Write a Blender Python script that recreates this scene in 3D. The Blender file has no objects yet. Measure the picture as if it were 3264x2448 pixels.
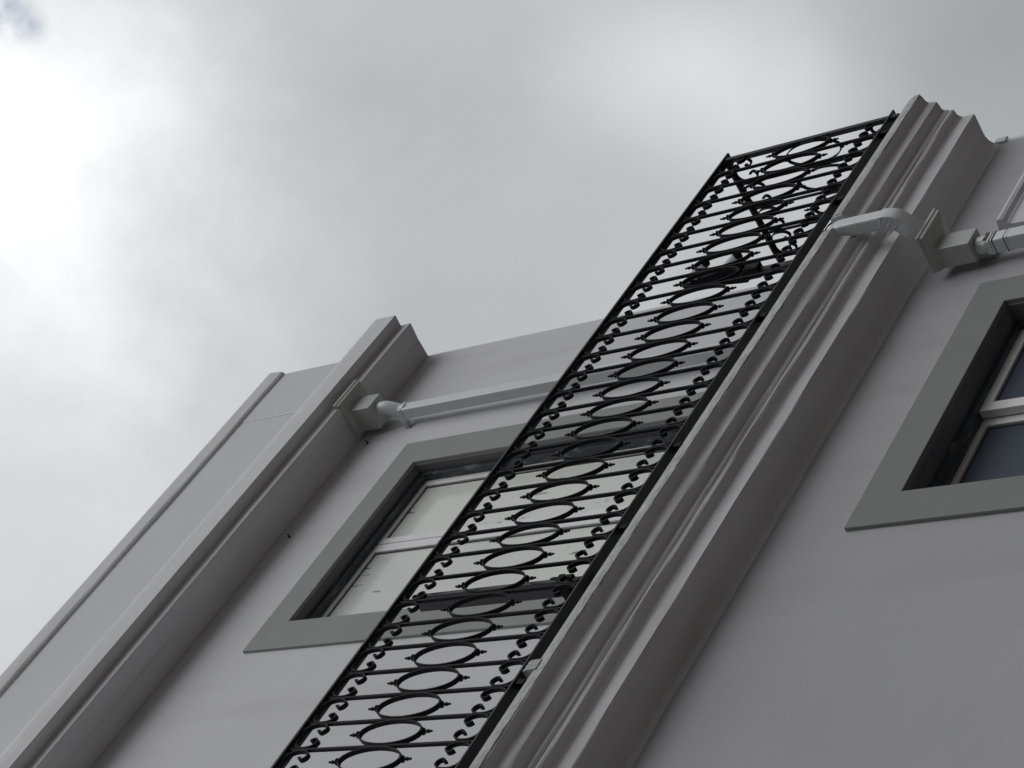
import bpy, bmesh, math, random
from mathutils import Vector, Matrix
random.seed(7)
scn = bpy.context.scene
COL = scn.collection

# ------------------------------------------------------------------ camera
S = 0.42            # metres per layout unit
EYE = 1.6           # eye height above the ground
D = 10.0            # camera stands this many units in front of the upper wall
cam = bpy.data.cameras.new("camera"); camo = bpy.data.objects.new("camera", cam); COL.objects.link(camo)
right = Vector((0.4579549762865105, 0.48370322787604236, -0.7458608630543488))
down = Vector((-0.5985918056394651, 0.7880862421419706, 0.14355460691883237))
fwd = Vector((0.6572405114683402, 0.3807246541644409, 0.650448804900011))
camo.matrix_world = Matrix((( right.x, -down.x, -fwd.x, 0), (right.y, -down.y, -fwd.y, -D*S), (right.z, -down.z, -fwd.z, EYE), (0, 0, 0, 1)))
cam.sensor_fit = 'HORIZONTAL'; cam.sensor_width = 36; cam.lens = 76.596
cam.clip_start = 0.05; cam.clip_end = 3000
scn.camera = camo

# ------------------------------------------------------------------ sky and light
SUN_DIR = Vector((0.06, -0.74, 0.67)).normalized()
w = bpy.data.worlds.new("World"); scn.world = w; w.use_nodes = True
nt = w.node_tree; nt.nodes.clear(); N = nt.nodes.new; LK = nt.links.new
out = N('ShaderNodeOutputWorld'); bg = N('ShaderNodeBackground'); LK(bg.outputs[0], out.inputs[0])
tc = N('ShaderNodeTexCoord')
sky = N('ShaderNodeTexSky'); sky.sky_type = 'NISHITA'; sky.sun_disc = False
sky.sun_elevation = math.asin(SUN_DIR.z); sky.sun_rotation = math.atan2(SUN_DIR.x, SUN_DIR.y)
def math_(op, a, b=None, c=None):
    n = N('ShaderNodeMath'); n.operation = op
    for i, v in enumerate((a, b, c)):
        if v is None: continue
        if isinstance(v, (int, float)): n.inputs[i].default_value = v
        else: LK(v, n.inputs[i])
    return n.outputs[0]
nz = N('ShaderNodeTexNoise'); nz.inputs['Scale'].default_value = 5.0; nz.inputs['Detail'].default_value = 3.5; nz.inputs['Roughness'].default_value = 0.45
LK(tc.outputs['Generated'], nz.inputs['Vector'])
sub = N('ShaderNodeVectorMath'); sub.operation = 'SUBTRACT'; sub.inputs[1].default_value = (0.5, 0.5, 0.5); LK(nz.outputs['Color'], sub.inputs[0])
scl = N('ShaderNodeVectorMath'); scl.operation = 'SCALE'; scl.inputs['Scale'].default_value = 0.10; LK(sub.outputs[0], scl.inputs[0])
wv = N('ShaderNodeVectorMath'); wv.operation = 'ADD'; LK(tc.outputs['Generated'], wv.inputs[0]); LK(scl.outputs[0], wv.inputs[1])
def bank(d, r0, r1, amp, vec=None):      # one soft bank of cloud around a sky direction
    n = N('ShaderNodeVectorMath'); n.operation = 'DISTANCE'; LK(vec or wv.outputs[0], n.inputs[0]); n.inputs[1].default_value = Vector(d).normalized()
    m = N('ShaderNodeMapRange'); m.interpolation_type = 'SMOOTHSTEP'
    LK(n.outputs['Value'], m.inputs['Value'])
    m.inputs['From Min'].default_value = r0; m.inputs['From Max'].default_value = r1
    m.inputs['To Min'].default_value = amp; m.inputs['To Max'].default_value = 0
    return m.outputs['Result']
BANKS = [((0.612, 0.160, 0.770), 0.02, 0.17, 0.22), ((0.49, 0.21, 0.845), 0.05, 0.29, 0.20), ((0.625, 0.165, 0.76), 0.0, 0.10, 0.10), ((0.570, 0.215, 0.79), 0.0, 0.07, 0.07),
         ((0.768, 0.318, 0.556), 0.0, 0.070, 0.15), ((0.752, 0.290, 0.592), 0.0, 0.06, 0.11), ((0.768, 0.355, 0.533), 0.0, 0.07, 0.07),
         ((0.83, 0.335, 0.445), 0.0, 0.15, -0.15), ((0.66, 0.36, 0.66), 0.0, 0.16, -0.03), ((0.705, 0.250, 0.664), 0.0, 0.10, -0.04)]
lum = None
for b in BANKS:
    v = bank(*b); lum = v if lum is None else math_('ADD', lum, v)
lum = math_('ADD', lum, 0.545)
n2 = N('ShaderNodeTexNoise'); n2.inputs['Scale'].default_value = 11.0; n2.inputs['Detail'].default_value = 7; n2.inputs['Roughness'].default_value = 0.58
LK(wv.outputs[0], n2.inputs['Vector'])
clump = math_('ADD', 0.10, bank((0.59, 0.17, 0.79), 0.02, 0.24, 0.55))    # the bright bank is the most broken up
lum = math_('ADD', lum, math_('MULTIPLY', math_('SUBTRACT', n2.outputs['Fac'], 0.5), clump))
sep = N('ShaderNodeSeparateXYZ'); LK(tc.outputs['Generated'], sep.inputs[0])
glow = math_('ADD', math_('MULTIPLY', sep.outputs['Z'], 0.66), math_('MULTIPLY', sep.outputs['X'], 0.60))
glow = math_('MAXIMUM', math_('ADD', glow, 0.175), 0.13)     # the overcast is dimmer low down and towards the left
lum = math_('MULTIPLY', lum, glow)
tint = N('ShaderNodeMixRGB'); tint.inputs[1].default_value = (0.92, 0.97, 1.05, 1); tint.inputs[2].default_value = (0.97, 0.992, 1.018, 1)
LK(math_('MULTIPLY', math_('SUBTRACT', lum, 0.45), 3.0), tint.inputs[0]); tint.use_clamp = True
cl = N('ShaderNodeVectorMath'); cl.operation = 'SCALE'; LK(tint.outputs[0], cl.inputs[0]); LK(lum, cl.inputs['Scale'])
sk = N('ShaderNodeVectorMath'); sk.operation = 'SCALE'; LK(sky.outputs[0], sk.inputs[0]); sk.inputs['Scale'].default_value = 0.14
# a few thin gaps in the cloud where the clear sky shows
gap = bank((0.6315, 0.1306, 0.7643), 0.002, 0.022, 1.0)
gap = math_('ADD', gap, bank((0.583, 0.150, 0.798), 0.004, 0.035, 0.9))
n3 = N('ShaderNodeTexNoise'); n3.inputs['Scale'].default_value = 45.0; n3.inputs['Detail'].default_value = 5
LK(tc.outputs['Generated'], n3.inputs['Vector'])
gf = math_('MULTIPLY', gap, math_('MULTIPLY', math_('SUBTRACT', n3.outputs['Fac'], 0.36), 3.2))
gc = N('ShaderNodeClamp'); LK(gf, gc.inputs[0]); gc.inputs['Max'].default_value = 0.6
mx = N('ShaderNodeMixRGB'); LK(gc.outputs[0], mx.inputs[0]); LK(cl.outputs[0], mx.inputs[1]); LK(sk.outputs[0], mx.inputs[2])
LK(mx.outputs[0], bg.inputs['Color']); bg.inputs['Strength'].default_value = 1.0

sun = bpy.data.lights.new("sun", 'SUN'); suno = bpy.data.objects.new("sun", sun); COL.objects.link(suno)
sun.energy = 1.25; sun.angle = math.radians(50); sun.color = (0.99, 0.985, 1.0)
suno.rotation_euler = SUN_DIR.to_track_quat('Z', 'Y').to_euler(); suno.location = (0, -5, 20)
vs = scn.view_settings; vs.view_transform = 'Standard'; vs.look = 'None'; vs.exposure = 0.0; vs.gamma = 1.0; vs.use_curve_mapping = False
scn.render.engine = 'CYCLES'
scn.cycles.max_bounces = 8

# ------------------------------------------------------------------ materials
def material(name, col, rough=0.8, bump=None, var=None, spec=0.5, metal=0.0, streak=None, coat=0.0):
    """bump=(scale, strength, distance)  var=(scale, amount)  streak=(vector scale, dark colour, low, high)"""
    m = bpy.data.materials.new(name); m.use_nodes = True; t = m.node_tree; n = t.nodes; l = t.links
    b = n['Principled BSDF']; b.inputs['Roughness'].default_value = rough; b.inputs['Metallic'].default_value = metal
    b.inputs['Specular IOR Level'].default_value = spec; b.inputs['Coat Weight'].default_value = coat
    c = (*col, 1); b.inputs['Base Color'].default_value = c
    g = n.new('ShaderNodeNewGeometry'); src = None
    if var:
        a = n.new('ShaderNodeTexNoise'); a.inputs['Scale'].default_value = var[0]; a.inputs['Detail'].default_value = 6; a.inputs['Roughness'].default_value = 0.6
        l.new(g.outputs['Position'], a.inputs['Vector'])
        r = n.new('ShaderNodeMapRange'); l.new(a.outputs['Fac'], r.inputs['Value'])
        r.inputs['From Min'].default_value = 0.3; r.inputs['From Max'].default_value = 0.7
        r.inputs['To Min'].default_value = 1 - var[1]; r.inputs['To Max'].default_value = 1 + var[1]
        s = n.new('ShaderNodeVectorMath'); s.operation = 'SCALE'; s.inputs[0].default_value = col; l.new(r.outputs[0], s.inputs['Scale']); src = s.outputs[0]
    if streak:
        mp = n.new('ShaderNodeMapping'); mp.inputs['Scale'].default_value = streak[0]; l.new(g.outputs['Position'], mp.inputs['Vector'])
        a = n.new('ShaderNodeTexNoise'); a.inputs['Scale'].default_value = 1.0; a.inputs['Detail'].default_value = 5; l.new(mp.outputs[0], a.inputs['Vector'])
        r = n.new('ShaderNodeMapRange'); l.new(a.outputs['Fac'], r.inputs['Value']); r.inputs['From Min'].default_value = streak[2]; r.inputs['From Max'].default_value = streak[3]
        x = n.new('ShaderNodeMixRGB'); l.new(r.outputs[0], x.inputs[0])
        if src: l.new(src, x.inputs[1])
        else: x.inputs[1].default_value = c
        x.inputs[2].default_value = (*streak[1], 1); src = x.outputs[0]
    if src: l.new(src, b.inputs['Base Color'])
    if bump:
        h = None
        for k, (sc, st) in enumerate(bump[0]):
            a = n.new('ShaderNodeTexNoise'); a.inputs['Scale'].default_value = sc; a.inputs['Detail'].default_value = 5; l.new(g.outputs['Position'], a.inputs['Vector'])
            mu = n.new('ShaderNodeMath'); mu.operation = 'MULTIPLY'; l.new(a.outputs['Fac'], mu.inputs[0]); mu.inputs[1].default_value = st
            if h is None: h = mu.outputs[0]
            else:
                ad = n.new('ShaderNodeMath'); l.new(h, ad.inputs[0]); l.new(mu.outputs[0], ad.inputs[1]); h = ad.outputs[0]
        bp = n.new('ShaderNodeBump'); bp.inputs['Strength'].default_value = bump[1]; bp.inputs['Distance'].default_value = bump[2]
        l.new(h, bp.inputs['Height']); l.new(bp.outputs[0], b.inputs['Normal'])
    return m
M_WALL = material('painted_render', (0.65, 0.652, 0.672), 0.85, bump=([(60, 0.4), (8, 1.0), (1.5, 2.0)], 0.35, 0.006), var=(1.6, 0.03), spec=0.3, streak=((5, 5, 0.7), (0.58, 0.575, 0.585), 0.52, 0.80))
M_CORN = material('painted_moulding', (0.68, 0.68, 0.69), 0.72, bump=([(70, 0.4), (12, 1.0)], 0.35, 0.005), var=(2.2, 0.04), spec=0.35, streak=((0.9, 7, 7), (0.56, 0.55, 0.545), 0.50, 0.80))
M_LIP = material('bare_cement_edge', (0.47, 0.48, 0.47), 0.9, bump=([(45, 1.0), (14, 1.2)], 0.9, 0.012), var=(14, 0.16), spec=0.2)
M_WALL2 = material('painted_render_lower_dimmed', (0.43, 0.43, 0.447), 0.85, bump=([(60, 0.4), (8, 1.0), (1.5, 2.0)], 0.35, 0.006), var=(1.2, 0.04), spec=0.3, streak=((5, 5, 0.7), (0.385, 0.38, 0.385), 0.52, 0.80))  # upper render darkened: the lower storey's weaker skylight is put into the colour
M_PARA = material('parapet_paint', (0.645, 0.655, 0.675), 0.85, bump=([(50, 0.4), (6, 1.0)], 0.5, 0.006), var=(1.8, 0.04), spec=0.3)
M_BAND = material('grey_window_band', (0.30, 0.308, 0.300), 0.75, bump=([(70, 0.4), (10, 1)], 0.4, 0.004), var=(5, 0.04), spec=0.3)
M_BAND2 = material('grey_window_band_lower_dimmed', (0.235, 0.242, 0.238), 0.75, bump=([(70, 0.4), (10, 1)], 0.4, 0.004), var=(4, 0.05), spec=0.3)  # same band paint as above, dimmer lower-storey light put into its colour
M_REVEAL = material('dark_reveal_paint', (0.15, 0.148, 0.158), 0.6, bump=([(60, 0.4), (14, 1)], 0.5, 0.004), var=(9, 0.10), spec=0.4)
M_OLD = material('flaking_dark_frame', (0.045, 0.055, 0.062), 0.45, bump=([(40, 1.0)], 0.6, 0.004), streak=((6, 30, 14), (0.16, 0.18, 0.18), 0.56, 0.64), spec=0.5)
M_SASH = material('white_sash_paint', (0.82, 0.82, 0.82), 0.45, bump=([(60, 0.5)], 0.3, 0.002), var=(10, 0.05))
M_PIPE = material('white_pipe_paint', (0.66, 0.69, 0.69), 0.33, bump=([(20, 1.0)], 0.25, 0.003), var=(7, 0.05), spec=0.5)
M_HOP = material('grey_hopper_paint', (0.44, 0.455, 0.435), 0.35, bump=([(25, 1.0)], 0.3, 0.003), var=(9, 0.06), spec=0.45)
M_IRON = material('black_iron_paint', (0.0035, 0.003, 0.005), 0.5, bump=([(90, 1.0)], 0.5, 0.0015), spec=0.12)
M_RAIL = material('black_rail_paint', (0.009, 0.008, 0.011), 0.5, bump=([(60, 1.0)], 0.5, 0.002), var=(12, 0.15), spec=0.5)
M_POST = material('dark_grey_post_paint', (0.045, 0.043, 0.05), 0.5, bump=([(50, 1)], 0.4, 0.002), var=(10, 0.1))
M_LAMP = material('grey_lamp_shell', (0.50, 0.51, 0.53), 0.45)
M_GASK = material('dark_joint_sealant', (0.03, 0.03, 0.032), 0.7)
M_GROUND = material('asphalt', (0.072, 0.058, 0.050), 0.9, bump=([(80, 1)], 0.6, 0.01), var=(0.6, 0.12))
M_ROOF = material('roof_felt', (0.12, 0.12, 0.12), 0.9, var=(2, 0.1))

def glass(name, body, rough, marks, tint2=None):
    m = bpy.data.materials.new(name); m.use_nodes = True; t = m.node_tree; n = t.nodes; l = t.links
    b = n['Principled BSDF']; b.inputs['Roughness'].default_value = rough; b.inputs['Specular IOR Level'].default_value = 0.6 if rough < .2 else 0.18
    g = n.new('ShaderNodeNewGeometry')
    mp = n.new('ShaderNodeMapping'); mp.inputs['Scale'].default_value = marks[0]; l.new(g.outputs['Position'], mp.inputs['Vector'])
    a = n.new('ShaderNodeTexNoise'); a.inputs['Detail'].default_value = 3; a.inputs['Scale'].default_value = 1; l.new(mp.outputs[0], a.inputs['Vector'])
    r = n.new('ShaderNodeMapRange'); l.new(a.outputs['Fac'], r.inputs['Value']); r.inputs['From Min'].default_value = marks[1]; r.inputs['From Max'].default_value = marks[2]
    cl = n.new('ShaderNodeTexNoise'); cl.inputs['Scale'].default_value = 1.3; cl.inputs['Detail'].default_value = 2; l.new(g.outputs['Position'], cl.inputs['Vector'])
    rr = n.new('ShaderNodeMapRange'); l.new(cl.outputs['Fac'], rr.inputs['Value']); rr.inputs['From Min'].default_value = 0.35; rr.inputs['From Max'].default_value = 0.65
    x0 = n.new('ShaderNodeMixRGB'); x0.inputs[1].default_value = (*body, 1); x0.inputs[2].default_value = (*(tint2 or body), 1); l.new(rr.outputs[0], x0.inputs[0])
    x = n.new('ShaderNodeMixRGB'); l.new(r.outputs[0], x.inputs[0]); l.new(x0.outputs[0], x.inputs[1]); x.inputs[2].default_value = (*marks[3], 1)
    l.new(x.outputs[0], b.inputs['Base Color'])
    wn = n.new('ShaderNodeTexNoise'); wn.inputs['Scale'].default_value = 3.5; wn.inputs['Detail'].default_value = 2; l.new(g.outputs['Position'], wn.inputs['Vector'])
    bp = n.new('ShaderNodeBump'); bp.inputs['Strength'].default_value = 0.5; bp.inputs['Distance'].default_value = 0.012; l.new(wn.outputs['Fac'], bp.inputs['Height']); l.new(bp.outputs[0], b.inputs['Normal'])
    dn = n.new('ShaderNodeTexNoise'); dn.inputs['Scale'].default_value = 9; dn.inputs['Detail'].default_value = 5; l.new(g.outputs['Position'], dn.inputs['Vector'])
    dr = n.new('ShaderNodeMapRange'); l.new(dn.outputs['Fac'], dr.inputs['Value']); dr.inputs['To Min'].default_value = rough*.5; dr.inputs['To Max'].default_value = rough*2.2; l.new(dr.outputs[0], b.inputs['Roughness'])
    return m
M_GLU = glass('reflection_tinted_glass', (0.70, 0.73, 0.70), 0.10, ((24.0, 24.0, 5.0), 0.665, 0.70, (0.22, 0.23, 0.21)), (0.78, 0.80, 0.74))  # bright sky reflection and pale curtain put into the pane's base colour
M_GLL = glass('dark_blue_glass', (0.065, 0.080, 0.112), 0.32, ((40, 40, 40), 0.72, 0.76, (0.01, 0.01, 0.015)), (0.078, 0.092, 0.120))

# ------------------------------------------------------------------ builders
def P(v): return Vector((v[0]*S, v[1]*S, v[2]*S+EYE))
def wloc(o):
    p = Vector((0, 0, 0))
    while o is not None: p += o.location; o = o.parent
    return p
def mk(name, geo, mat, parent=None, at=None, smooth=False, bevel=0.0, soft=None):
    """geo=(verts in layout units, faces). at: the object's own origin in layout units."""
    vs_, fs = geo
    me = bpy.data.meshes.new(name); o = bpy.data.objects.new(name, me); COL.objects.link(o)
    base = wloc(parent) if parent else Vector((0, 0, 0))
    org = P(at) if at is not None else (base if parent else P(tuple(sum(v[i] for v in vs_)/len(vs_) for i in range(3))))
    me.from_pydata([P(v)-org for v in vs_], [], fs); me.update()
    bm = bmesh.new(); bm.from_mesh(me); bmesh.ops.recalc_face_normals(bm, faces=bm.faces); bm.to_mesh(me); bm.free()
    if soft:
        for f in me.polygons: f.use_smooth = True
        me.set_sharp_from_angle(angle=math.radians(soft))
    if smooth:
        for f in me.polygons: f.use_smooth = True
    if parent: o.parent = parent
    o.location = org-base
    me.materials.append(mat)
    if bevel:
        b = o.modifiers.new('bevel', 'BEVEL'); b.width = bevel*S; b.segments = 2; b.limit_method = 'ANGLE'; b.angle_limit = math.radians(40)
    return o
def empty(name, at, label=None, cat=None, group=None, kind=None):
    o = bpy.data.objects.new(name, None); COL.objects.link(o); o.location = P(at); o.empty_display_size = 0.1
    tag(o, label, cat, group, kind); return o
def tag(o, label=None, cat=None, group=None, kind=None):
    if label: o['label'] = label
    if cat: o['category'] = cat
    if group: o['group'] = group
    if kind: o['kind'] = kind
    return o
def join(*gs):
    V = []; F = []
    for v, f in gs:
        k = len(V); V += list(v); F += [tuple(i+k for i in q) for q in f]
    return V, F
def box(x0, x1, y0, y1, z0, z1):
    v = [(x0,y0,z0),(x1,y0,z0),(x1,y1,z0),(x0,y1,z0),(x0,y0,z1),(x1,y0,z1),(x1,y1,z1),(x0,y1,z1)]
    return v, [(0,3,2,1),(4,5,6,7),(0,1,5,4),(1,2,6,5),(2,3,7,6),(3,0,4,7)]
def frustum(r0, r1):   # each ring = (x0,x1,y0,y1,z)
    v = []
    for (a, b, c, d, z) in (r0, r1): v += [(a,c,z),(b,c,z),(b,d,z),(a,d,z)]
    return v, [(0,3,2,1),(4,5,6,7),(0,1,5,4),(1,2,6,5),(2,3,7,6),(3,0,4,7)]
def rings(rs, close=True):
    V = []; F = []; n = len(rs[0])
    for r in rs: V += r
    for i in range(len(rs)-1):
        for j in range(n):
            k = (j+1) % n
            F.append((i*n+j, i*n+k, (i+1)*n+k, (i+1)*n+j))
    if close: F += [tuple(range(n))[::-1], tuple(range((len(rs)-1)*n, len(rs)*n))]
    return V, F
def rect_ring_frame(x0, x1, z0, z1, wl, wr, wt, wb, yf, yb):
    """flat picture frame in the wall plane, face at yf, back at yb"""
    o = [(x0,z0),(x1,z0),(x1,z1),(x0,z1)]; i = [(x0+wl,z0+wb),(x1-wr,z0+wb),(x1-wr,z1-wt),(x0+wl,z1-wt)]
    V = [(a,yf,b) for a,b in o]+[(a,yf,b) for a,b in i]+[(a,yb,b) for a,b in i]+[(a,yb,b) for a,b in o]
    F = []
    for k in range(4):
        q = (k+1) % 4
        F += [(k,q,4+q,4+k),(4+k,4+q,8+q,8+k),(8+k,8+q,12+q,12+k),(12+k,12+q,q,k)]
    return V, F
def tube(path, w, h=None, n=4, up=None):
    """square or round tube along points"""
    h = h or w; rs = []
    pts = [Vector(p) for p in path]
    for i, p in enumerate(pts):
        t = (pts[min(i+1, len(pts)-1)]-pts[max(i-1, 0)]).normalized()
        u = Vector(up or (1, 0, 0)); a = (u-t*u.dot(t)).normalized(); b = t.cross(a)
        k = 1.0
        if 0 < i < len(pts)-1:
            c = (pts[i+1]-pts[i]).normalized().dot((pts[i]-pts[i-1]).normalized()); k = 1/max(0.6, math.sqrt((1+c)/2))
        if n == 4: offs = [(-w/2,-h/2),(w/2,-h/2),(w/2,h/2),(-w/2,h/2)]
        else: offs = [(w/2*math.cos(2*math.pi*j/n), h/2*math.sin(2*math.pi*j/n)) for j in range(n)]
        rs.append([tuple(p+a*ox+b*oy*k) for ox, oy in offs])
    return rings(rs)
def lathe_z(cx, cy, prof, n=10):
    return rings([[(cx+r*math.cos(2*math.pi*j/n), cy+r*math.sin(2*math.pi*j/n), z) for j in range(n)] for r, z in prof])
def catmull(pts, k=5):
    out = []
    for i in range(len(pts)-1):
        p0, p1, p2, p3 = pts[max(i-1,0)], pts[i], pts[i+1], pts[min(i+2,len(pts)-1)]
        for j in range(k):
            t = j/k
            out.append(tuple(0.5*(2*b+(c-a)*t+(2*a-5*b+4*c-d)*t*t+(3*b-a-3*c+d)*t**3) for a,b,c,d in zip(p0,p1,p2,p3)))
    out.append(tuple(pts[-1])); return out
def extrude_profile(prof, xs, wob=0.0, seed=1, rough=None, cap=True):
    """prof: list of (y,z) outline (closed), swept along x with slight hand-run unevenness"""
    rnd = random.Random(seed); n = len(prof); rs = []
    ph = [(rnd.uniform(0, 6.28), rnd.uniform(0.6, 1.4)) for _ in range(n)]
    for i, x in enumerate(xs):
        r = []
        for j, (y, z) in enumerate(prof):
            a = wob*(math.sin(x*2.1*ph[j][1]+ph[j][0])*0.6+math.sin(x*5.3*ph[j][1]+ph[j][0]*2)*0.4)
            e = (rough[j] if rough else 0)
            r.append((x, y+a+rnd.uniform(-e, e), z+a*0.5+rnd.uniform(-e, e)))
        rs.append(r)
    return rings(rs, cap)
def frange(a, b, s):
    n = max(1, int(round((b-a)/s))); return [a+(b-a)*i/n for i in range(n+1)]
def wall_with_hole(x0, x1, z0, z1, y, hx0, hx1, hz0, hz1, depth, back):
    """a wall slab front at y, rear at back, with one through opening"""
    X = [x0, hx0, hx1, x1]; Z = [z0, hz0, hz1, z1]; V = []; F = []
    for yy in (y, back):
        for zz in Z:
            for xx in X: V.append((xx, yy, zz))
    idx = lambda i, j, s: s*16+j*4+i
    for s in (0, 1):
        for j in range(3):
            for i in range(3):
                if i == 1 and j == 1: continue
                F.append((idx(i,j,s), idx(i+1,j,s), idx(i+1,j+1,s), idx(i,j+1,s)))
    F += [(idx(1,1,0),idx(2,1,0),idx(2,1,1),idx(1,1,1)),(idx(1,2,0),idx(2,2,0),idx(2,2,1),idx(1,2,1)),(idx(1,1,0),idx(1,2,0),idx(1,2,1),idx(1,1,1)),(idx(2,1,0),idx(2,2,0),idx(2,2,1),idx(2,1,1))]
    for a in range(3):
        F += [(idx(a,0,0),idx(a+1,0,0),idx(a+1,0,1),idx(a,0,1)),(idx(a,3,0),idx(a+1,3,0),idx(a+1,3,1),idx(a,3,1)),(idx(0,a,0),idx(0,a+1,0),idx(0,a+1,1),idx(0,a,1)),(idx(3,a,0),idx(3,a+1,0),idx(3,a+1,1),idx(3,a,1))]
    return V, F

# ------------------------------------------------------------------ ground
G = -EYE/S
g = mk('ground', ([(-700,-700,G),(700,-700,G),(700,700,G),(-700,700,G)], [(0,1,2,3)]), M_GROUND, at=(0,0,G)); tag(g, kind='structure')

# ------------------------------------------------------------------ building
WL = -0.63          # lower wall plane
XU, XL = 18.40, 19.25
bld = empty('building', (8, 3, G), 'pale grey rendered two storey building with moulded cornices and grey banded windows', 'building')
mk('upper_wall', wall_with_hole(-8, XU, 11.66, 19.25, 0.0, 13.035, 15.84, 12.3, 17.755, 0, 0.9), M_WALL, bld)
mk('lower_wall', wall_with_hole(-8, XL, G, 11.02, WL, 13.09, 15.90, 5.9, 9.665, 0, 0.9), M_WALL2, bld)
mk('side_wall', join(box(XU-0.9, XU, 0.902, 16, 11.66, 19.25), box(XL-0.9, XL, 0.902, 16, G, 11.02)), M_WALL, bld)
mk('interior_wall', join(box(-8, XU-0.902, 2.4, 2.5, G, 19.2), box(-8, XU-.902, 0.902, 2.4, 11.4, 11.5)), M_REVEAL, bld)
mk('roof', box(-8, XU, 0.3, 16, 19.3, 19.6), M_ROOF, bld)

# upper cornice and parapet
uc = [(0.0,19.252),(-0.255,19.240),(-0.270,19.246),(-0.29,19.238),(-0.515,19.205),(-0.526,19.210),(-0.522,19.29),(-0.519,19.372),(-0.530,19.384),(-0.665,19.368),(-0.681,19.374),(-0.685,19.53),(-0.689,19.66),(-0.686,19.715),(-0.672,19.755),(-0.172,19.84),(0.10,19.84),(0.10,19.252)]
mk('upper_cornice', extrude_profile(uc, frange(-8, XU, 0.22), 0.003, 3), M_CORN, bld, soft=30)
pa = [(-0.172,19.842),(-0.178,21.86),(0.25,21.86),(0.25,19.842)]
mk('parapet', join(extrude_profile(pa, frange(-8, 17.295, 0.6), 0.003, 4), extrude_profile([(-0.180,19.842),(-0.184,21.86),(0.25,21.86),(0.25,19.842)], frange(17.315, XU, 0.4), 0.002, 5)), M_PARA, bld)
mk('parapet_joint', box(17.296, 17.314, -0.183, 0.2, 19.843, 21.859), M_SASH, bld)
cp = [(-0.176,21.862),(-0.214,21.874),(-0.228,21.90),(-0.242,22.10),(-0.236,22.14),(-0.21,22.19),(0.05,22.24),(0.30,22.19),(0.30,21.862)]
mk('parapet_coping', extrude_profile(cp, frange(-8, XU, 0.5), 0.004, 6), M_CORN, bld)

# lower cornice (balcony ledge); its end outline is what shows against the sky
lc_low = [(WL,10.89),(-0.652,10.958),(-0.700,10.998),(-0.735,11.014),(-0.755,11.022),(-0.775,11.017),(-0.790,11.020),
      (-1.028,11.022),(-1.041,11.030),(-1.040,11.115),(-1.047,11.165),(-1.060,11.190),(-1.084,11.205),(-1.118,11.216),(-1.142,11.222),
      (-1.154,11.238),(-1.155,11.256),(-1.143,11.268),(-1.146,11.274),(-1.164,11.283),(-1.174,11.298),(-1.172,11.326),(-1.192,11.346),(-1.233,11.354),
      (-1.268,11.358),(-1.288,11.370),(-1.297,11.396),(-1.300,11.430),(-1.306,11.455),(-1.322,11.474),(-1.350,11.487),(-1.385,11.496)]
lip = [(-1.408,11.500),(-1.420,11.508),(-1.412,11.56),(-1.396,11.62),(-1.386,11.648),(-1.365,11.660)]
ledge_top = [(-1.10,11.662),(0.3,11.664),(0.3,10.89)]
prof = lc_low+lip+ledge_top
rough = [0.0]*len(lc_low)+[0.003]*4+[0.004, 0.004]+[0.0]*3
notch0, notch1 = 16.66, 16.90
nprof = lc_low[:24]+[(-1.235,11.40),(-1.235,11.45),(-1.235,11.50),(-1.232,11.53),(-1.23,11.56),(-1.23,11.58),(-1.22,11.60),(-1.2,11.62)]+[(-1.19,11.63),(-1.18,11.635),(-1.17,11.64),(-1.16,11.645),(-1.15,11.65),(-1.14,11.655)]+ledge_top
def ledge(xs, pr, seed, wob=0.0045): return extrude_profile(pr, xs, wob, 11, rough)
mk('lower_cornice', join(ledge(frange(-8, notch0, 0.085), prof, 11), ledge(frange(notch0, notch1, 0.06), nprof, 11), ledge(frange(notch1, XL, 0.085), prof, 11)), M_CORN, bld, soft=27)
# rough cement strip along the lip, pale and worn
def lip_strip(x0, x1, seed):
    rnd = random.Random(seed); rs = []; q = [0.0]*5
    for x in frange(x0, x1, 0.03):
        q = [k*.72+rnd.uniform(-1, 1)*.5 for k in q]
        rs.append([(x,-1.400,11.502+q[0]*.004),(x,-1.426+q[1]*.003,11.510+q[0]*.005),(x,-1.422+q[1]*.003,11.57),(x,-1.408+q[2]*.004,11.625+q[3]*.005),(x,-1.385+q[3]*.006,11.664+q[3]*.007),(x,-1.30,11.672+q[4]*.005),(x,-1.30,11.60)])
    return rings(rs)
mk('ledge_lip', join(lip_strip(-8, notch0-0.03, 2), lip_strip(notch1+0.02, XL-0.005, 5)), M_LIP, bld)
for (a, b, c, d) in ((10.24, 10.36, -1.412, 11.768),):
    rnd = random.Random(int(a*10)); rs = []
    for x in frange(a, b, 0.02):
        e = lambda s: rnd.uniform(-s, s)
        rs.append([(x,-1.425+e(.004),11.60),(x,c-.01+e(.006),d-.06+e(.01)),(x,c+.01+e(.006),d-.012+e(.006)),(x,-1.33,d-.012),(x,-1.32,11.60)])
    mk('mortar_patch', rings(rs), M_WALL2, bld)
# moulded panel beside the lower downpipe
hood = [(WL+.001,10.20),(-0.80,10.165),(-0.805,10.135),(-0.79,10.10),(-0.755,10.075),(-0.745,10.05),(-0.735,10.045),(-0.73,10.02),(-0.725,9.86),(-0.70,9.84),(WL+.001,9.83)]
mk('door_hood', extrude_profile(hood, frange(17.24, 19.249, .2), .002, 8), M_WALL, bld, bevel=0.02)
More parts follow.
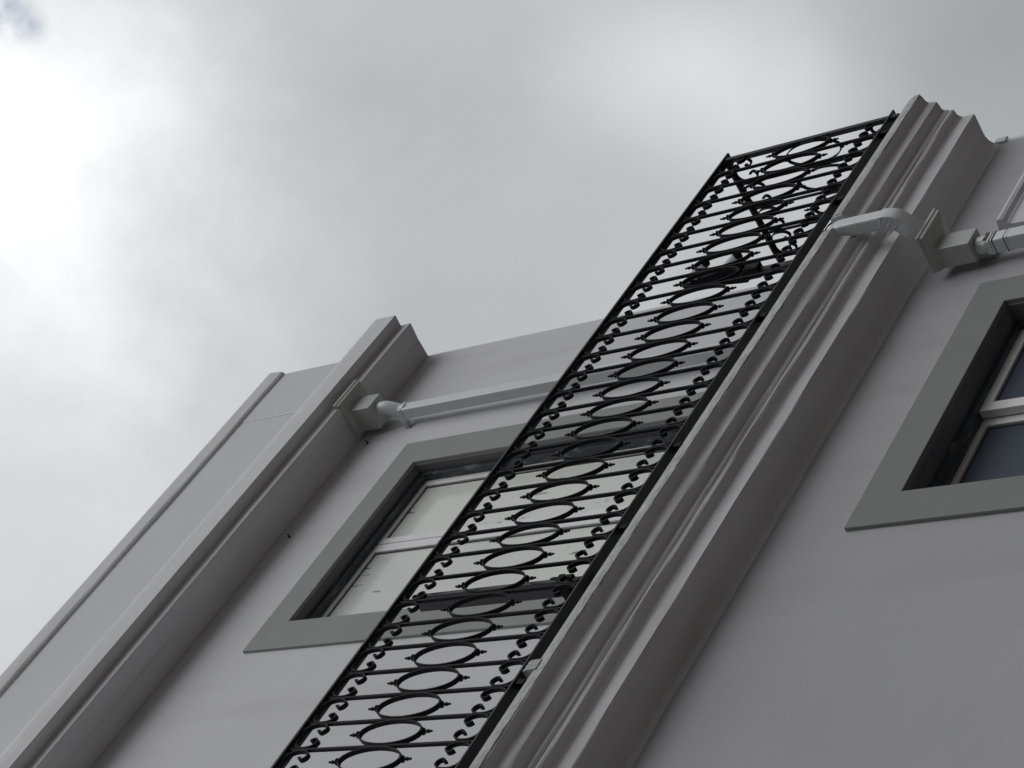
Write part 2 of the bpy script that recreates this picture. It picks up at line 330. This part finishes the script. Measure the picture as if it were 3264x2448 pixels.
# windows ------------------------------------------------------------
def window(x0, x1, zt, zb, yw, proud, band, rec0, rec1, name_label, lower):
    w0 = mk('window', join(rect_ring_frame(x0-.002, x1+.002, zb-.002, zt+.002, .02, .02, .02, .02, yw+.012, yw+rec0)), M_REVEAL, bld)
    if name_label: w0['label'] = name_label
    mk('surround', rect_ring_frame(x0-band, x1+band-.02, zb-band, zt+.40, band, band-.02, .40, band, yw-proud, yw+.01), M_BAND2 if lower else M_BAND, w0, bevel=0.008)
    f0 = yw+rec0
    mk('outer_frame', rect_ring_frame(x0+.018, x1-.018, zb+.018, zt-.018, .055, .055, .06, .08, f0+.001, f0+.28), M_OLD, w0)
    return w0, f0
upw, f0 = window(13.035, 15.84, 17.755, 12.3, 0.0, 0.035, 0.455, 0.12, 0.3, 'wide upper window above the railing, pale sky reflection coloured into its glass', False)
def sash(par, x0, x1, z0, z1, yf, th, sw, tw, pm, name='sash'):
    mk(name, rect_ring_frame(x0, x1, z0, z1, sw, sw, tw, tw, yf, yf+th), M_SASH, par, bevel=0.006)
    mk('glazing_bead', rect_ring_frame(x0+sw-.004, x1-sw+.004, z0+tw-.004, z1-tw+.004, .022, .022, .022, .022, yf+.028, yf+th-.005), M_GASK, par)
    mk('pane', box(x0+sw, x1-sw, yf+.034, yf+.046, z0+tw, z1-tw), pm, par)
sash(upw, 13.14, 14.60, 12.40, 17.70, 0.215, 0.07, 0.13, 0.085, M_GLU)
sash(upw, 14.612, 15.775, 12.40, 17.70, 0.215, 0.07, 0.10, 0.085, M_GLU)
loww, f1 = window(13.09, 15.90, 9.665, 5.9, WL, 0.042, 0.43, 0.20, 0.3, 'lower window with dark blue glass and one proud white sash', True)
sash(loww, 14.56, 15.82, 6.0, 9.60, -0.375, 0.085, 0.13, 0.11, M_GLL)
sash(loww, 13.17, 14.60, 6.0, 9.60, -0.275, 0.06, 0.13, 0.075, M_GLL)

# ------------------------------------------------------------------ downpipes
PX = 16.81
dp = empty('downpipe', (PX, -0.1, 11.7), 'white square downpipe with hopper under the top cornice, passing behind the iron railing', 'downpipe', 'rainwater pipes down the facade')
def hopper(par, zt, yb, yf, x0, x1, zs, mat, ymid, xm0, xm1, zl, lip=.05):
    r = [(x0-.012, x1+.012, yf-.014, yb, zt), (x0-.012, x1+.012, yf-.014, yb, zt-lip), (x0, x1, yf, yb, zt-lip-.006), (x0+.004, x1-.004, yf+.008, yb, zt-lip-.04), (xm0, xm1, ymid, yb, zs), (xm0+.004, xm1-.004, ymid+.003, yb, zl)]
    rs = [[(a,c,z),(b,c,z),(b,d,z),(a,d,z)] for a,b,c,d,z in r]
    return mk('hopper', rings(rs), mat, par, bevel=0.006)
hp = hopper(dp, 19.275, -0.08, -0.565, 16.58, 17.10, 19.16, M_HOP, -0.41, 16.655, 16.96, 18.83)
# outlet, swan neck and the long pipe
mk('outlet', tube(catmull([(PX,-.27,18.85),(PX,-.27,18.72),(PX,-.235,18.62),(PX,-.185,18.52),(PX,-.175,18.42)], 4), .175, .175, 14), M_PIPE, dp, smooth=True)
mk('pipe', tube([(PX,-.172,18.47),(PX,-.172,12.02),(PX,-.22,11.86),(PX,-.34,11.78),(PX,-1.02,11.75)], .16, .145), M_PIPE, dp, bevel=.018)
mk('collar', tube([(PX,-.174,18.50),(PX,-.172,18.44)], .172, .156), M_PIPE, dp, bevel=.01)
def rect_path(path, w_, h_): return tube(path, w_, h_)
BX = 16.77
mk('ledge_bend', tube(catmull([(BX,-1.00,11.75),(BX,-1.14,11.73),(BX,-1.25,11.66),(BX,-1.315,11.55),(BX,-1.325,11.40),(BX,-1.325,11.00)], 4), .162, .15), M_PIPE, dp, bevel=.022)
mk('pipe_elbow', tube(catmull([(BX,-1.325,11.02),(BX,-1.322,10.955),(BX,-1.30,10.885),(BX,-1.25,10.83),(BX-.01,-1.15,10.745),(BX+.01,-1.02,10.645)], 5), .168, .155), M_PIPE, dp, bevel=.03)
for k in range(4):
    z = 11.02-.03*k; yy = -1.325+.010*k*k
    mk('elbow_rib', tube([(BX,yy,z),(BX,yy+.004*(k+1),z-.010)], .176, .163), M_PIPE, dp, bevel=.02)
mk('pipe_clip', join(box(PX-.12, PX-.07, -.09, -.001, 18.41, 18.45), box(PX-.14, PX-.115, -.05, -.001, 18.40, 18.46)), M_HOP, dp)

dp2 = empty('downpipe', (PX-.04, WL-.1, G), 'grey hopper and square downpipe on the lower wall below the ledge, beside the lower window', 'downpipe', 'rainwater pipes down the facade')
hopper(dp2, 10.655, WL-.10, -1.14, 16.57, 17.09, 10.54, M_HOP, -.955, 16.62, 16.90, 10.185, .028)
LX = 16.765
mk('outlet', tube([(LX,-.82,10.20),(LX,-.815,10.04)], .18, .18, 12), M_PIPE, dp2, bevel=.03)
mk('pipe', tube([(LX,-.815,10.08),(LX,-.815,9.98),(LX,-.822,9.90),(LX,-.822,G+.05)], .165, .16), M_PIPE, dp2, bevel=.018)
for z in (10.02, 9.985, 9.86, 9.83): mk('pipe_seam', tube([(LX,-.82,z),(LX,-.82,z-.012)], .172, .168), M_GASK if z in (9.985, 9.86) else M_PIPE, dp2, bevel=.01)
for z in (10.075, 10.055): mk('pipe_seam', box(LX-.07, LX+.075, -.905, -.9, z-.006, z+.004), M_GASK, dp2)
mk('wall_bracket', box(LX+.05, LX+.16, -.73, WL-.001, 10.10, 10.28), M_PIPE, dp2, bevel=.01)

# ------------------------------------------------------------------ balcony railing
YF, YB = -1.42, -1.315      # front and back of the flat rails
YC = -1.375                 # plane of the ironwork
ZB, ZT = 11.775, 13.945
X0, PIT, NB = 9.468, 0.3156, 30
K0 = -6
xb = [X0+PIT*k for k in range(K0, NB+1)]
XE = xb[-1]
rail = empty('balcony_railing', (14, YC, 11.68), 'black wrought iron balcony railing with oval rings and C scrolls on the ledge', 'railing')
XS = xb[0]-.05
mk('top_rail', box(XS, XE+.115, YF, YB, ZT, ZT+.028), M_RAIL, rail, bevel=.004)
mk('bottom_rail', box(XS, XE+.115, YF, YB, ZB-.022, ZB), M_RAIL, rail, bevel=.004)
def at_obj(src, name, loc_u, rot=None):
    o = src.copy(); COL.objects.link(o); o.parent = rail; o.location = P(loc_u)-wloc(rail)
    if rot: o.rotation_euler = rot
    return o
HB = ZT-ZB
def ribbon(pts, th, dep):      # flat bar bent in its own plane: pts (x,z), thickness in plane, depth along y
    rs = []
    for i, (x, z) in enumerate(pts):
        a = pts[max(i-1, 0)]; b = pts[min(i+1, len(pts)-1)]
        tx, tz = b[0]-a[0], b[1]-a[1]; L = math.hypot(tx, tz) or 1; nx, nz_ = -tz/L, tx/L
        t = th if not isinstance(th, list) else th[i]
        rs.append([(x-nx*t/2,-dep/2,z-nz_*t/2),(x+nx*t/2,-dep/2,z+nz_*t/2),(x+nx*t/2,dep/2,z+nz_*t/2),(x-nx*t/2,dep/2,z-nz_*t/2)])
    return rings(rs)
def ringribbon(rx, rz, th, dep, n=40):
    V = []; F = []
    for i in range(n):
        a = 2*math.pi*i/n; c, s = math.cos(a), math.sin(a)
        L = math.hypot(rz*c, rx*s); nx, nz_ = rz*c/L, rx*s/L
        for o_, d in ((-th/2,-dep/2),(th/2,-dep/2),(th/2,dep/2),(-th/2,dep/2)):
            V.append((rx*c+nx*o_, d, rz*s+nz_*o_))
    for i in range(n):
        k = (i+1) % n
        for j in range(4):
            q = (j+1) % 4; F.append((i*4+j, i*4+q, k*4+q, k*4+j))
    return V, F
def local(geo):                 # geometry given about a local origin
    v, f = geo; return [(x, y, z) for x, y, z in v], f
BAR_W, BAR_D = 0.023, 0.033
Zc = (ZB+ZT)/2-.005
proto = {}
def proto_mesh(key, geo, mat, smooth=False, bevel=0):
    o = mk(key, (geo[0], geo[1]), mat, None, at=(0, 0, 0), smooth=smooth, bevel=bevel)
    for c in list(o.users_collection): c.objects.unlink(o)
    proto[key] = o
proto_mesh('bar', box(-BAR_W/2, BAR_W/2, -BAR_D/2, BAR_D/2, -HB/2+.0, HB/2), M_IRON)
RX = PIT/2-.018
proto_mesh('oval_ring', ringribbon(RX, 0.355, 0.0135, 0.044), M_IRON)
# C scroll, back against the rail below it and ends curling in over the bay
half = [(0, .010), (.060, .014), (.108, .036), (.136, .080), (.144, .135), (.138, .190), (.116, .232), (.084, .248), (.052, .235), (.038, .206), (.048, .180), (.066, .176)]
hp_ = catmull([(x, z*1.14) for x, z in half], 5)
full = [(-x, z) for x, z in hp_[::-1]]+hp_[1:]
ths = [0.0145]*len(full)
for i in range(6):
    ths[i] = ths[-1-i] = 0.0145+.020*(1-i/6)
proto_mesh('scroll', ribbon(full, ths, 0.042), M_IRON)
proto_mesh('finial', lathe_z(0, 0, [(.012,-.004),(.030,.004),(.034,.020),(.022,.032),(.012,.038),(.012,.052),(.017,.062),(.017,.080),(.010,.090),(.010,.100),(.012,.108),(.005,.122)], 8), M_IRON, smooth=True)
def put(key, loc, rot=(0, 0, 0)): return at_obj(proto[key], key, loc, rot)
PI = math.pi
rj = random.Random(5)
for i, x in enumerate(xb):
    put('bar', (x, YC, (ZB+ZT)/2))
for i in range(len(xb)-1):
    c = (xb[i]+xb[i+1])/2
    jz = rj.uniform(-.014, .014); tl = rj.uniform(-.02, .02)
    put('oval_ring', (c, YC, Zc+jz), (0, tl, 0))
    put('finial', (c, YC, Zc+jz+.360)); put('finial', (c, YC, Zc+jz-.360), (PI, 0, 0))
    put('scroll', (c+rj.uniform(-.004,.004), YC, ZB), (0, rj.uniform(-.04,.04), 0))
    put('scroll', (c+rj.uniform(-.004,.004), YC, ZT), (PI, rj.uniform(-.04,.04), 0))
# return panel at the right end, running back to the mast
YE = -0.02
nr = 4; pr_ = (YE-YC)/nr
mk('return_top_rail', box(XE-.03, XE+.075, YB+.001, YE, ZT, ZT+.028), M_RAIL, rail, bevel=.004)
mk('return_bottom_rail', box(XE-.03, XE+.075, YB+.001, YE, ZB-.022, ZB), M_RAIL, rail, bevel=.004)
mk('corner_post', box(XE-.03, XE+.028, YC-.03, YC+.028, 11.66, ZT-.001), M_RAIL, rail, bevel=.004)
for i in range(1, nr+1): put('bar', (XE+.02, YC+pr_*i, (ZB+ZT)/2), (0, 0, PI/2))
for i in range(nr):
    c = YC+pr_*(i+.5); R9 = PI/2
    put('oval_ring', (XE+.02, c, Zc), (0, 0, R9))
    put('finial', (XE+.02, c, Zc+.36)); put('finial', (XE+.02, c, Zc-.36), (PI, 0, 0))
    put('scroll', (XE+.02, c, ZB), (0, 0, R9)); put('scroll', (XE+.02, c, ZT), (PI, 0, R9))
# feet that carry the bottom rail on the ledge
for x in (7.9, 10.13, 12.08, 13.22, 15.24, 17.3, 18.6):
    e = rj.uniform(-.01, .01)
    mk('foot', box(x-.03, x+.03, -1.405, -1.33, 11.655, ZB-.0225), M_IRON, rail, bevel=.01)
# deep stiffening stay behind the near part, with its clamp
mk('stay', box(11.515, 11.555, YB+.004, -1.135, 11.66, 13.94), M_POST, rail, bevel=.004)
cl_ = join(box(11.42, 11.58, -1.33, -1.15, 12.02, 12.13), box(11.47, 11.60, -1.325, -1.20, 12.131, 12.20),
           lathe_z(11.50, -1.24, [(.03,12.20),(.035,12.23),(.03,12.27)], 8), lathe_z(11.56, -1.30, [(.022,12.20),(.026,12.25),(.02,12.29)], 8))
mk('stay_clamp', cl_, M_IRON, rail, bevel=.008)

# ------------------------------------------------------------------ floodlight mast at the far end of the ledge
ms = empty('floodlight_mast', (18.90, 0.075, 11.664), 'dark mast with two small floodlights behind the far end of the railing', 'floodlight')
mx_, my_ = 18.90, 0.075
mk('mast', lathe_z(mx_, my_, [(.045,11.665),(.045,14.26)], 12), M_POST, ms, smooth=True)
mk('control_box', box(mx_-.07, mx_+.07, my_-.09, my_+.06, 14.22, 14.46), M_IRON, ms, bevel=.01)
mk('bracket', rings([[(mx_-.05,my_-.12,14.44),(mx_+.05,my_-.12,14.44),(mx_+.05,my_+.10,14.44),(mx_-.05,my_+.10,14.44)],[(mx_-.05,my_-.15,14.56),(mx_+.05,my_-.15,14.56),(mx_+.05,my_+.09,14.56),(mx_-.05,my_+.09,14.56)],[(mx_-.04,my_-.07,15.16),(mx_+.04,my_-.07,15.16),(mx_+.04,my_+.02,15.24),(mx_-.04,my_+.02,15.24)],[(mx_-.03,my_-.04,15.34),(mx_+.03,my_-.04,15.34),(mx_+.03,my_+.01,15.34),(mx_-.03,my_+.01,15.34)]]), M_IRON, ms, bevel=.01)
for z in (14.565, 15.04):
    a = Vector((mx_, my_-.11, z+.12)); b = Vector((mx_+.02, my_-.24, z-.11))
    la = mk('lamp_head', tube([tuple(a+(b-a)*t) for t in (0, 1)], .12, .10, 12, up=(0, 0, 1)), M_LAMP, ms, smooth=False)
    mk('lamp_clamp', join(tube([tuple(a-(b-a)*.18), tuple(a+(b-a)*.04)], .125, .105, 8, up=(0,0,1)), tube([tuple(a+(b-a)*.94), tuple(a+(b-a)*1.16)], .12, .10, 8, up=(0,0,1))), M_IRON, la)
mk('stay_arm', tube([(mx_-.04, my_, 13.2), (XU, .12, 13.2)], .03, .03, 6, up=(0, 0, 1)), M_IRON, ms)

# ------------------------------------------------------------------ small things on the walls
cd = empty('conduit', (XL+.04, WL+.04, G), 'thin grey conduit with a clamp at the far corner under the lower cornice', 'conduit')
mk('conduit_pipe', tube([(XL+.035, WL+.02, 10.90), (XL+.035, WL+.02, G+.1)], .07, .07, 10), M_PIPE, cd, smooth=True)
mk('conduit_clamp', box(XL-.015, XL+.085, WL-.03, WL+.08, 10.82, 10.96), M_PIPE, cd, bevel=.01)
for (x, z, lb) in ((14.70, 19.04, 'small rusty wall hook nearest the middle of the upper cornice soffit'), (16.50, 19.01, 'tiny rusty nail in the upper wall just beside the hopper')):
    h = mk('wall_hook', join(tube([(x, 0.01, z), (x, -.035, z+.004), (x+.012, -.045, z+.03)], .014, .014, 6, up=(0,0,1)), lathe_z(x-.012, -.012, [(.008, z-.02), (.018, z-.005), (.010, z+.01)], 6)), M_GASK)
    tag(h, lb, 'hook', 'hooks left in the upper wall')
